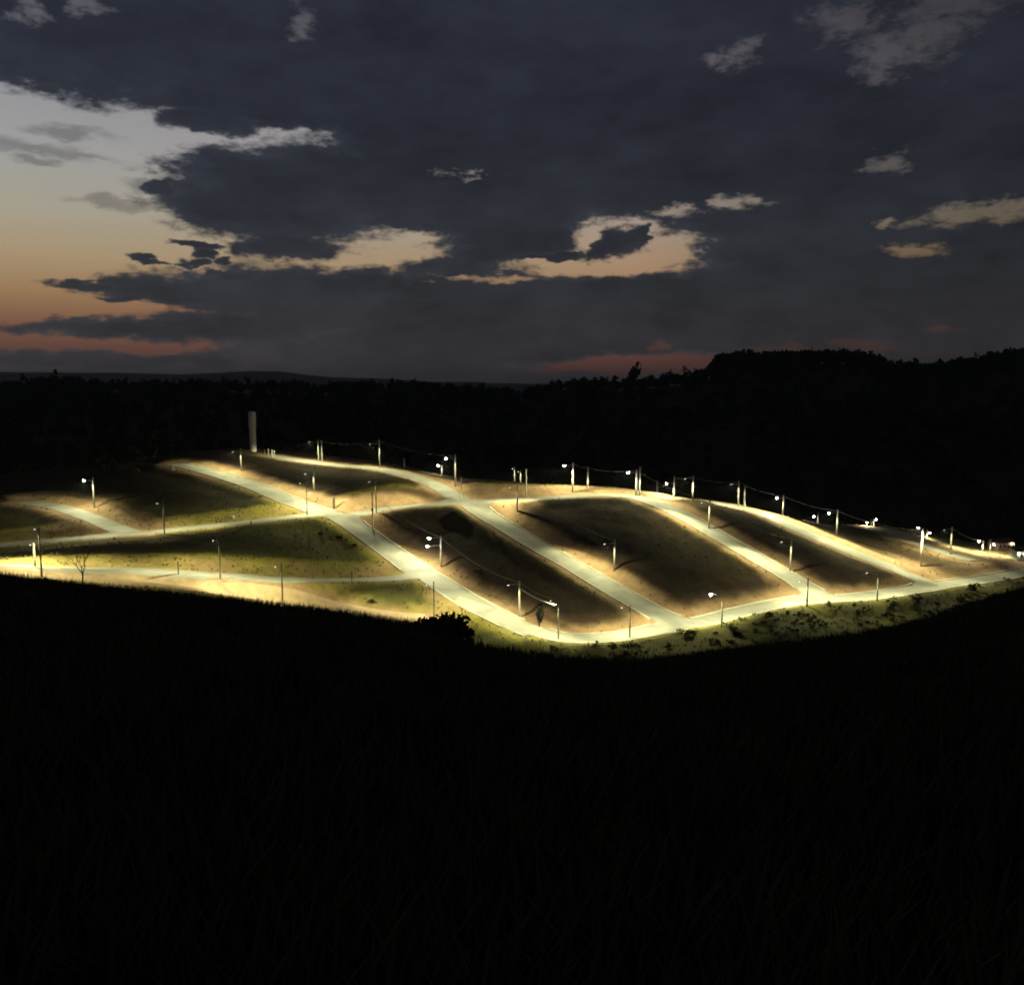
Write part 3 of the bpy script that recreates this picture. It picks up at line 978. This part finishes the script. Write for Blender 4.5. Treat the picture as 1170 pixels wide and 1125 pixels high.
def small_building(u, v, dist, w, d, h, label, lamps, rz=0.0, wall=None):
    p = at(u, v, dist); p[2] = float(gz(p[0], p[1])) - .2
    root = empty('small_building', p)
    root.rotation_euler = (0, 0, rz)
    mb = MB(); mb.box((0, 0, h / 2 - .2), (w, d, h + .4)); mb.build('wall', wall or M_WALL, root)
    rf = MB(); rf.grid([[(-w / 2 - .5, -d / 2 - .6, h + .02), (w / 2 + .5, -d / 2 - .6, h + .02)], [(-w / 2 - .5, 0, h + 1.1), (w / 2 + .5, 0, h + 1.1)], [(-w / 2 - .5, d / 2 + .6, h + .02), (w / 2 + .5, d / 2 + .6, h + .02)]])
    rf.grid([[(-w / 2 - .5, -d / 2 - .6, h + .16), (w / 2 + .5, -d / 2 - .6, h + .16)], [(-w / 2 - .5, 0, h + 1.24), (w / 2 + .5, 0, h + 1.24)], [(-w / 2 - .5, d / 2 + .6, h + .16), (w / 2 + .5, d / 2 + .6, h + .16)]])
    rf.build('roof', M_ROOF, root)
    for q in (-.34 * w, -.07 * w, .22 * w):
        f = MB().box((q, -d / 2 - .02, 1.75), (1.1, .08, 1.1)).build('window', M_WHITE, root)
        MB().box((q, -d / 2 - .065, 1.75), (.95, .02, .95)).build('pane', M_GLASS, f)
    for q, s in lamps:
        b = MB().box((q, -d / 2 - .1, 2.75), (.12, .2, .1)).build('wall_lamp', M_DARK, root)
        MB().lathe((q, -d / 2 - .28, 2.45), [(.02, 0), (.16 * s, .05), (.2 * s, .16), (.14 * s, .28), (.03, .32)], 12).build('globe', M_FARLENS, b)
    tag(root, label, 'building')


M_WALL_TAN = noisy('tan_render', (.34, .23, .17), (.44, .31, .23), 1.2, .85)
small_building(1171, 650, 285, 8.5, 5.0, 3.3, 'small grey green building with lit wall lamps at the right edge', ((-4.0, 1.0), (-1.8, .6), (.4, .5)))
small_building(1142, 637, 306, 6.5, 4.5, 3.0, 'low tan house behind the right one of the two yellow lamp poles', ((2.6, .9),), .25, M_WALL_TAN)

# ------------------------------------------------------------------ vegetation
def quads_from(centres, size, up_bias=.0, asp=1.0):
    """leaf-sized quads with random orientation round the given centres"""
    m = len(centres)
    a = rng.normal(size=(m, 3)); a /= np.linalg.norm(a, axis=1)[:, None]
    b = rng.normal(size=(m, 3)); b -= (a * b).sum(1)[:, None] * a; b /= np.linalg.norm(b, axis=1)[:, None]
    s = (size * (.6 + .8 * rng.random(m)))[:, None] if np.ndim(size) else (size * (.6 + .8 * rng.random((m, 1))))
    c = centres
    v = np.stack([c - a * s * .5 - b * s * .3 * asp, c + a * s * .1 - b * s * .5 * asp, c + a * s * .6, c - a * s * .1 + b * s * .5 * asp], 1)
    return v.reshape(-1, 3), np.arange(4 * m).reshape(m, 4)


def crown_points(n_, rx, rz_, clumps=7):
    cc = rng.normal(size=(clumps, 3)) * np.array([.42, .42, .4])
    cr = .32 + .28 * rng.random(clumps)
    k = rng.integers(0, clumps, n_)
    d = rng.normal(size=(n_, 3)); d /= np.linalg.norm(d, axis=1)[:, None]
    r = rng.random(n_) ** .4
    p = cc[k] + d * (cr[k] * r)[:, None]
    return p * np.array([rx, rx, rz_])


def wood(name, spots, leaf, nleaf):
    C = []
    S = []
    for (x, y, h) in spots:
        z = float(gz(x, y))
        rx = h * (.28 + .14 * random.random())
        p = crown_points(nleaf, rx, h * .4, 6) + np.array([x, y, z + h * .56])
        C.append(p); S.append(np.full(nleaf, leaf * (.7 + .6 * random.random())))
    C = np.concatenate(C); S = np.concatenate(S)
    v, f = quads_from(C, S)
    o = mesh_np(name, v, f, M_LEAF)
    o['kind'] = 'stuff'
    return o


# the wood behind the estate
sp_near = []
while len(sp_near) < 520:
    y = 345 + 150 * random.random()
    u = -80 + 1330 * random.random()
    x = (u - W / 2) / F * y
    lim = np.interp(u, [-80, 180, 260, 330, 480, 760, 1000, 1250], [300, 318, 365, 358, 345, 345, 365, 345])
    if y < lim or (abs(x + 101) < 6 and abs(y - 341) < 9): continue
    sp_near.append((x, y, 5 + 6 * random.random()))
for k in range(60):                                  # closer trees at the left, beside the black lots
    y = 300 + 60 * random.random(); u = -60 + 270 * random.random()
    x = (u - W / 2) / F * y
    if np.min(np.hypot(RD['main'][0][:, 0] - x, RD['main'][0][:, 1] - y)) < 11: continue
    sp_near.append((x, y, 6 + 6 * random.random()))
wood('wood', sp_near, 1.1, 90)
sp_far = []
for k in range(1500):
    y = 480 + 440 * random.random() ** .8; u = -150 + 1480 * random.random()
    sp_far.append(((u - W / 2) / F * y, y, 8 + 8 * random.random()))
for k in range(700):                                 # the ridge line
    y = 885 + 40 * random.random(); u = -150 + 1480 * random.random()
    sp_far.append(((u - W / 2) / F * y, y, 10 + 7 * random.random()))
for k in range(420):                                 # the dense grove on the right hand ridge
    y = 880 + 40 * random.random(); u = 812 + 188 * random.random()
    sp_far.append(((u - W / 2) / F * y, y, 9 + 6 * random.random()))
for k in range(160):
    y = 880 + 40 * random.random(); u = 1000 + 190 * random.random()
    sp_far.append(((u - W / 2) / F * y, y, 9 + 6 * random.random()))
wood('far_wood', sp_far, 2.6, 75)


def leafy(name, label, cat, p, h, rx, nleaf, leaf, mat, group=None, trunk_h=None, crown_rz=None, clumps=7):
    root = empty(name, p)
    th = trunk_h if trunk_h is not None else h * .35
    crz = crown_rz if crown_rz is not None else (h - th) * .5
    mb = MB()
    mb.tube([(0, 0, -.3), (.02 * h, 0, th * .6), (0, .01 * h, th + crz * .8)], [h * .03, h * .022, h * .008], 7)
    for q in range(5):
        an = q * 1.26 + random.random()
        mb.tube([(0, 0, th * (.6 + .1 * q)), (math.cos(an) * rx * .4, math.sin(an) * rx * .4, th + crz * .4), (math.cos(an) * rx * .7, math.sin(an) * rx * .7, th + crz * (.8 + .1 * q))], [h * .014, h * .009, h * .004], 5)
    mb.build('trunk', M_BARK, root)
    c = crown_points(nleaf, rx, crz, clumps) + np.array([0, 0, th + crz])
    v, f = quads_from(c, leaf)
    o = mesh_np('crown', v, f, mat, root)
    tag(root, label, cat, group)
    return root


p = at(722, 436, 895); p[2] = float(gz(p[0], p[1]))
leafy('tree', 'lone tall rounded tree standing up from the ridge against the red glow', 'tree', p, 60 - (411 - V0) / F * 895 - p[2], 8.5, 900, 1.7, M_LEAF, crown_rz=11, trunk_h=6, clumps=14)
p = ghit(616, 716)
leafy('small_tree', 'slim dark bushy tree between the two cabled poles at the foot of the main road', 'tree', p, 6.2, 1.15, 900, .42, M_BLACKLEAF, trunk_h=.7, crown_rz=2.7)
for (u, v, rr) in ((283, 519, 2.0), (296, 519, 1.5)):
    pass

# round bush on the black brow
def brow_point(u):
    Y = np.arange(10, 110, .5)
    r = CAM[2] - bil(FZ, (u - W / 2) / F * Y, Y)
    k = np.argmin(r / Y)
    return np.array([(u - W / 2) / F * Y[k], Y[k], CAM[2] - r[k]])


p = brow_point(499)
p[2] -= .82
leafy('bush', 'big rounded black bush on the near brow, at the end of the bright sand strip', 'bush', p, 1.2, 1.2, 6500, .13, M_LEAF, trunk_h=.1, crown_rz=.7, clumps=60)


def bare_tree(name, label, p, h, r0, mat, seed):
    rs = random.Random(seed)
    root = empty(name, p)
    mb = MB(); tw = MB()

    def grow(a, d, ln, r, lvl):
        b = a + d * ln
        m_ = a.lerp(b, .5) + Vector((rs.uniform(-1, 1), rs.uniform(-1, 1), 0)) * ln * .06
        (mb if lvl == 0 else tw).tube([a, m_, b], [r, r * .8, r * .6], 6 if lvl < 2 else 4, caps=False)
        if lvl >= 4: return
        for k in range(3 if lvl < 3 else 2):
            nd = (d + Vector((rs.uniform(-1, 1), rs.uniform(-1, 1), rs.uniform(-.1, .6))) * .75).normalized()
            grow(b if k else a.lerp(b, .75), nd, ln * rs.uniform(.6, .82), r * .55, lvl + 1)
    grow(Vector((0, 0, -.1)), Vector((.05, 0, 1)).normalized(), h * .34, r0, 0)
    mb.build('trunk', mat, root); tw.build('branches', mat, root)
    tag(root, label, 'tree')


p = brow_point(84)
bare_tree('bare_tree', 'small leafless black tree forking upward from the near brow at left', p, (at(84, 612, p[1])[2] - p[2]) * .95, .045, M_BARK, 3)
p = ghit(93, 612)
bare_tree('bare_tree', 'thin leafless tree beside the left road, behind the forked black one', p, 5.2, .1, M_WOOD, 8)

# shrubs on the lit bank below the valley road: the ones that stand out
shr = [(1048, 688, 1.6, 'dark round shrub on the bright bank, just right of a long hedge like clump'),
       (1020, 695, 1.9, 'long dark hedge like shrub on the bright bank under the rightmost dark lot'),
       (836, 722, 1.5, 'dark shrub at the valley road, right of the pole with the white oblong head'),
       (790, 726, 1.4, 'dark shrub on the bank just left of the kerb side shrub'),
       (880, 706, 1.5, 'dark shrub on the bank close under the widest bright part of the valley road'),
       (1110, 676, 1.7, 'dark shrub at the right end of the bank where the road light fades'),
       (700, 742, .9, 'low dark tuft of scrub at the bottom of the bend of the valley road')]
for u, v, h, lab in shr:
    p = ghit(u, v)
    leafy('shrub', lab, 'shrub', p, h, h * .95, 420, .3, M_LEAF if h > 1.55 else M_SCRUB, 'shrubs on the bank below the valley road', trunk_h=.15, crown_rz=h * .5, clumps=9)
shr2 = [(366, 611, .7, 'left one of the small dark tufts on the green slope left of the main road'),
        (388, 615, .7, 'right one of the small dark tufts on the green slope left of the main road'),
        (405, 625, .8, 'dark tuft at the edge of the green slope, lowest beside the main road'),
        (425, 690, .9, 'dark tuft on the brown wedge between the lower left road and the sand strip'),
        (548, 655, 1.0, 'dark scrub tuft in the lot behind the two headed lamp pole')]
for u, v, h, lab in shr2:
    p = ghit(u, v)
    leafy('shrub', lab, 'shrub', p, h, h * 1.1, 260, .26, M_LEAF, 'dark tufts on the lots', trunk_h=.1, crown_rz=h * .5, clumps=6)


def tufts(name, P, hmin, hmax, blades, mat, wid):
    m = len(P)
    P = np.repeat(P, blades, 0)
    k = len(P)
    an = rng.random(k) * 2 * np.pi
    h = (hmin + (hmax - hmin) * rng.random(k))
    lean = .25 + .5 * rng.random(k)
    off = rng.normal(size=(k, 2)) * .12 * hmax
    base = P + np.c_[off, np.full(k, -.05)]
    tip = base + np.c_[np.cos(an) * lean * h, np.sin(an) * lean * h, h]
    sd = np.c_[-np.sin(an), np.cos(an), np.zeros(k)] * (wid * (.6 + .8 * rng.random(k)))[:, None]
    mid = base + (tip - base) * .5 + np.c_[np.zeros((k, 2)), h * .12]
    v = np.stack([base - sd, base + sd, mid + sd * .7, tip, mid - sd * .7], 1).reshape(-1, 3)
    i = np.arange(k) * 5
    f = np.concatenate([np.stack([i, i + 1, i + 2, i + 4], 1)])
    t = np.stack([i + 4, i + 2, i + 3, i + 3], 1)
    me_f = np.concatenate([np.stack([i, i + 1, i + 2], 1), np.stack([i, i + 2, i + 4], 1), np.stack([i + 4, i + 2, i + 3], 1)])
    o = mesh_np(name, v, me_f, mat)
    o['kind'] = 'stuff'
    return o


# grass of the near hill
m = 15000
yy_ = 2.5 + 70 * rng.random(m) ** 1.15
uu_ = -60 + 1290 * rng.random(m)
xx_ = (uu_ - W / 2) / F * yy_
tufts('grass', np.c_[xx_, yy_, gz(xx_, yy_)], .12, .5, 7, M_DRY, .012)
# scrub and tall grass on the lit slopes
m = 26000
xx_ = -190 + 395 * rng.random(m); yy_ = 150 + 200 * rng.random(m)
ok = np.ones(m, bool)
for nme, (hw, *_r) in ROADS.items():
    D, S, Z_ = near_road(xx_, yy_, *RD[nme])
    ok &= D > hw + .9
s_ = bil(soil, xx_, yy_)
ok &= rng.random(m) > s_ * .85
ok &= rng.random(m) > bil(lsoil * lotm, xx_, yy_) * .9
ok &= fbm(xx_ / 7, yy_ / 7, 61) > -.12
xx_, yy_ = xx_[ok], yy_[ok]
tufts('dry_grass', np.c_[xx_, yy_, gz(xx_, yy_)], .2, .75, 6, M_SCRUB, .06)
# scrub mounds on the bank below the valley road
vx = RD['valley'][0]
C = []
for k in range(150):
    i = random.randrange(len(vx))
    q = vx[i] + np.array([random.uniform(-2, 2), -random.uniform(5.5, 22)])
    if q[0] < 8: continue
    z = float(gz(*q)); r = .4 + .7 * random.random()
    C.append(crown_points(70, r * 1.3, r * .7, 5) + np.array([q[0], q[1], z + r * .45]))
C = np.concatenate(C)
v, f = quads_from(C, .34)
o = mesh_np('scrub', v, f, M_SCRUB); o['kind'] = 'stuff'

# ------------------------------------------------------------------ world: dusk sky with cloud deck
wd = bpy.data.worlds.new('World'); scene.world = wd; wd.use_nodes = True
nt = wd.node_tree; nt.nodes.clear()
N, L = nt.nodes.new, nt.links.new


def lin(c):
    out = []
    for q in c:
        q /= 255.
        out.append(q / 12.92 if q <= .04045 else ((q + .055) / 1.055) ** 2.4)
    return (*out, 1)


def azel(u, v):
    d = ray(u, v); d = d / np.linalg.norm(d)
    return math.atan2(d[0], d[1]), math.asin(d[2])


def mth(op, a, b=None, c=None, clamp=False):
    x = N('ShaderNodeMath'); x.operation = op; x.use_clamp = clamp
    for i, q in enumerate((a, b, c)):
        if q is None: continue
        if isinstance(q, (int, float)): x.inputs[i].default_value = q
        else: L(q, x.inputs[i])
    return x.outputs[0]


def mrange(src, a, b, c=0., d=1., smoothst=False):
    r = N('ShaderNodeMapRange')
    if smoothst: r.interpolation_type = 'SMOOTHSTEP'
    L(src, r.inputs[0])
    for k, q in zip((1, 2, 3, 4), (a, b, c, d)): r.inputs[k].default_value = q
    return r.outputs[0]


tc = N('ShaderNodeTexCoord')
sep = N('ShaderNodeSeparateXYZ'); L(tc.outputs['Generated'], sep.inputs[0])
az = mth('ARCTAN2', sep.outputs[0], sep.outputs[1])
el = mth('ARCSINE', sep.outputs[2])
cmb = N('ShaderNodeCombineXYZ'); L(az, cmb.inputs[0]); L(el, cmb.inputs[1])
st = N('ShaderNodeVectorMath'); st.operation = 'MULTIPLY'; st.inputs[1].default_value = (1, 2.2, 1); L(cmb.outputs[0], st.inputs[0])


def noise(scale, detail, rough, off=0.0):
    a = N('ShaderNodeVectorMath'); a.operation = 'ADD'; a.inputs[1].default_value = (off, off * .7, off * .3); L(st.outputs[0], a.inputs[0])
    n_ = N('ShaderNodeTexNoise'); n_.inputs['Scale'].default_value = scale; n_.inputs['Detail'].default_value = detail; n_.inputs['Roughness'].default_value = rough
    L(a.outputs[0], n_.inputs['Vector'])
    return n_


nw = noise(16, 6, .6, 3.1)
off = N('ShaderNodeVectorMath'); off.operation = 'SUBTRACT'; off.inputs[1].default_value = (.5, .5, .5); L(nw.outputs['Color'], off.inputs[0])
off2 = N('ShaderNodeVectorMath'); off2.operation = 'MULTIPLY_ADD'; off2.inputs[1].default_value = (.085, .036, 0); L(off.outputs[0], off2.inputs[0]); L(cmb.outputs[0], off2.inputs[2])
WP = off2.outputs[0]


def blobs(lst):
    out = None
    for (u, v, rx, ry) in lst:
        a, e = azel(u, v)
        sx, sy = F / rx, F / ry
        x = N('ShaderNodeVectorMath'); x.operation = 'MULTIPLY_ADD'
        x.inputs[1].default_value = (sx, sy, 0); x.inputs[2].default_value = (-a * sx, -e * sy, 0)
        L(WP, x.inputs[0])
        ln = N('ShaderNodeVectorMath'); ln.operation = 'LENGTH'; L(x.outputs[0], ln.inputs[0])
        val = mth('SUBTRACT', 1.0, ln.outputs['Value'])
        out = val if out is None else mth('MAXIMUM', out, val)
    return out


holes = blobs([
    (20, 228, 190, 88), (-60, 285, 320, 104), (0, 152, 210, 42), (70, 320, 170, 75), (150, 256, 130, 64), (220, 163, 130, 24), (150, 163, 120, 32), (320, 158, 60, 15), (230, 205, 60, 26),
    (300, 300, 150, 22), (400, 285, 90, 20), (230, 305, 130, 40), (340, 250, 34, 11), (300, 248, 26, 8), (445, 272, 60, 10),
    (200, 358, 125, 11), (90, 352, 110, 26), (90, 393, 140, 13),
    (705, 273, 58, 24), (690, 301, 104, 12), (770, 288, 34, 20), (330, 310, 110, 13), (425, 284, 75, 17), (728, 417, 112, 11),
])
holes_soft = blobs([
    (385, 180, 30, 8), (500, 198, 44, 9), (500, 318, 50, 6), (560, 318, 50, 6), (775, 242, 36, 9), (835, 231, 38, 11),
    (1120, 243, 95, 13), (1170, 234, 50, 14), (1045, 286, 34, 8), (1008, 252, 14, 8),
    (725, 421, 125, 8), ])
holes_faint = blobs([
    (990, 391, 60, 8), (895, 396, 44, 9), (1085, 377, 22, 6),
    (968, 22, 50, 22), (1012, 58, 46, 34), (1062, 36, 46, 40), (1095, 6, 70, 18), (845, 62, 30, 18), (815, 68, 24, 10),
    (28, 12, 18, 12), (100, 4, 22, 12), (342, 20, 20, 20), (1020, 182, 26, 12), (755, 395, 18, 10), (1080, 412, 70, 6),
])
fingers = blobs([
    (234, 138, 48, 12), (300, 200, 100, 24), (272, 237, 88, 22), (330, 235, 130, 38), (380, 205, 120, 40), (290, 130, 70, 12),
    (325, 282, 50, 17),
    (230, 332, 110, 15), (330, 335, 150, 26), (432, 322, 60, 18), (200, 378, 170, 10), (300, 372, 120, 20), (380, 360, 110, 30),
    (100, 323, 36, 5), (165, 297, 26, 3.5), (228, 281, 30, 4), (236, 290, 16, 5), (262, 300, 12, 4), (255, 315, 34, 4.5), (185, 216, 20, 8), (130, 340, 28, 4), (225, 300, 15, 4),
        (714, 274, 24, 16), (690, 285, 15, 9), (738, 268, 9, 11), (638, 292, 44, 4), (60, 412, 300, 9),
])
nf = noise(34, 7, .62, 9.7)
nfc = mth('SUBTRACT', nf.outputs['Fac'], .5)
negf = mth('MULTIPLY', fingers, -1.0)
nf3 = noise(85, 6, .6, 47.0)
nf3c = mth('SUBTRACT', nf3.outputs['Fac'], .5)
nfc2 = mth('ADD', nfc, mth('MULTIPLY', nf3c, .8))
field = mth('ADD', mth('MINIMUM', holes, negf), mth('MULTIPLY', nfc2, .68))
field_s = mth('ADD', mth('MINIMUM', holes_soft, negf), mth('MULTIPLY', nfc2, 1.7))
field_f = mth('ADD', mth('MINIMUM', holes_faint, negf), mth('MULTIPLY', nfc2, 1.7))
thin = blobs([(38, 186, 34, 7), (50, 172, 100, 12), (90, 178, 60, 7), (165, 212, 34, 10), (75, 152, 60, 8), (260, 300, 60, 8), (120, 232, 50, 8)])
thin = mrange(mth('ADD', thin, mth('MULTIPLY', nfc, 1.2)), .05, .8, 0, .45, smoothst=True)
clear = mrange(field, -.15, .3, smoothst=True)
clear = mth('MULTIPLY', clear, mth('SUBTRACT', 1.0, thin))
clear = mth('MAXIMUM', clear, mrange(field_s, .0, .85, 0, .8, smoothst=True))
clear = mth('MAXIMUM', clear, mrange(field_f, .0, .9, 0, .45, smoothst=True))


def ramp(src, lst, lo_v, hi_v):
    """colours listed by photo row, placed by elevation"""
    e0 = azel(585, lo_v)[1]; e1 = azel(585, hi_v)[1]
    fac = mrange(src, e0, e1)
    cr = N('ShaderNodeValToRGB'); L(fac, cr.inputs[0])
    el_ = cr.color_ramp.elements
    lst = sorted(lst, key=lambda q: -q[0])
    for i, (v, c) in enumerate(lst):
        pos = (azel(585, v)[1] - e0) / (e1 - e0)
        if i < 2: e = el_[i]; e.position = pos
        else: e = el_.new(pos)
        e.color = lin(c)
    return cr.outputs[0]


c_clear = ramp(el, [(432, (70, 54, 52)), (400, (104, 74, 64)), (375, (128, 92, 72)), (342, (158, 126, 92)), (305, (170, 150, 118)), (260, (168, 161, 144)), (200, (160, 160, 158)), (110, (142, 144, 150)), (0, (100, 100, 108)), (-300, (60, 64, 78))], 440, -300)
c_cloud = ramp(el, [(440, (50, 48, 50)), (405, (52, 50, 53)), (340, (47, 48, 52)), (250, (43, 46, 52)), (150, (40, 43, 51)), (0, (42, 45, 56)), (-300, (40, 43, 52))], 440, -300)
# the glow lies to the left: it fades to the right
a_l, a_m, a_r = azel(300, 400)[0], azel(760, 400)[0], azel(1100, 400)[0]
fz = N('ShaderNodeValToRGB'); L(mrange(az, azel(0, 400)[0], a_r), fz.inputs[0])
fz.color_ramp.elements[0].position = 0; fz.color_ramp.elements[0].color = (1, 1, 1, 1)
fz.color_ramp.elements[1].position = 1; fz.color_ramp.elements[1].color = (.4, .36, .34, 1)
e = fz.color_ramp.elements.new(.66); e.color = (.97, .84, .84, 1)


def vmix(op, a, b):
    x = N('ShaderNodeMix'); x.data_type = 'RGBA'; x.blend_type = op; x.inputs[0].default_value = 1
    L(a, x.inputs[6]); L(b, x.inputs[7])
    return x.outputs[2]


c_clear = vmix('MULTIPLY', c_clear, fz.outputs[0])
nb = noise(7, 7, .55, 21.0)
nb2 = noise(22, 6, .6, 31.0)
cv = mth('ADD', mth('MULTIPLY', mrange(nb.outputs['Fac'], .3, .7, .68, 1.3), .75), mth('MULTIPLY', mrange(nb2.outputs['Fac'], .3, .7, .6, 1.4), .32))
cv = mth('MULTIPLY', cv, mrange(az, -.5, .6, 1.08, .8))
rim = mth('MULTIPLY', mrange(field, -.55, -.02, smoothst=True), .35)
cv = mth('ADD', cv, rim)
gv = N('ShaderNodeCombineXYZ')
for i in range(3): L(cv, gv.inputs[i])
c_cloud2 = vmix('MULTIPLY', c_cloud, gv.outputs[0])
fin = N('ShaderNodeMix'); fin.data_type = 'RGBA'; L(clear, fin.inputs[0]); L(c_cloud2, fin.inputs[6]); L(c_clear, fin.inputs[7])
bg = N('ShaderNodeBackground'); bg.inputs[1].default_value = 1.0
L(fin.outputs[2], bg.inputs[0])
wo = N('ShaderNodeOutputWorld'); L(bg.outputs[0], wo.inputs[0])

# last trace of the set sun, far left, just on the horizon
sd = bpy.data.lights.new('sun', 'SUN'); sd.energy = .004; sd.angle = math.radians(20); sd.color = (1, .7, .45)
so = bpy.data.objects.new('sun', sd)
so.rotation_euler = Vector((.75, -1, -.03)).to_track_quat('-Z', 'Y').to_euler()
COL.objects.link(so)

HAZE = 8e-5
if HAZE:
    hm = bpy.data.materials.new('evening_haze'); hm.use_nodes = True
    ht = hm.node_tree; ht.nodes.clear()
    pv_ = ht.nodes.new('ShaderNodeVolumePrincipled'); ho = ht.nodes.new('ShaderNodeOutputMaterial')
    pv_.inputs['Density'].default_value = HAZE
    pv_.inputs['Color'].default_value = (.8, .84, .9, 1)
    pv_.inputs['Anisotropy'].default_value = .3
    ht.links.new(pv_.outputs[0], ho.inputs['Volume'])
    x0, x1, y0_, y1_ = xs[0] - 20, xs[-1] + 20, ys[0] - 20, ys[-1] + 20
    z0, z1 = float(TZ.min()) - 1.0, max(float(TZ.max()) + 12, 130.0)
    hz = MB().box(((x0 + x1) / 2, (y0_ + y1_) / 2, (z0 + z1) / 2), (x1 - x0, y1_ - y0_, z1 - z0)).build('haze', hm)
    hz['kind'] = 'stuff'

# ------------------------------------------------------------------ render settings
scene.view_settings.view_transform = 'Standard'
scene.view_settings.look = 'None'
scene.view_settings.exposure = 0
scene.view_settings.gamma = 1
scene.cycles.max_bounces = 4
scene.cycles.diffuse_bounces = 2
scene.cycles.glossy_bounces = 2
scene.cycles.sample_clamp_indirect = 2.0
scene.cycles.use_denoising = True
scene.cycles.use_light_tree = True
scene.cycles.filter_width = 1.9
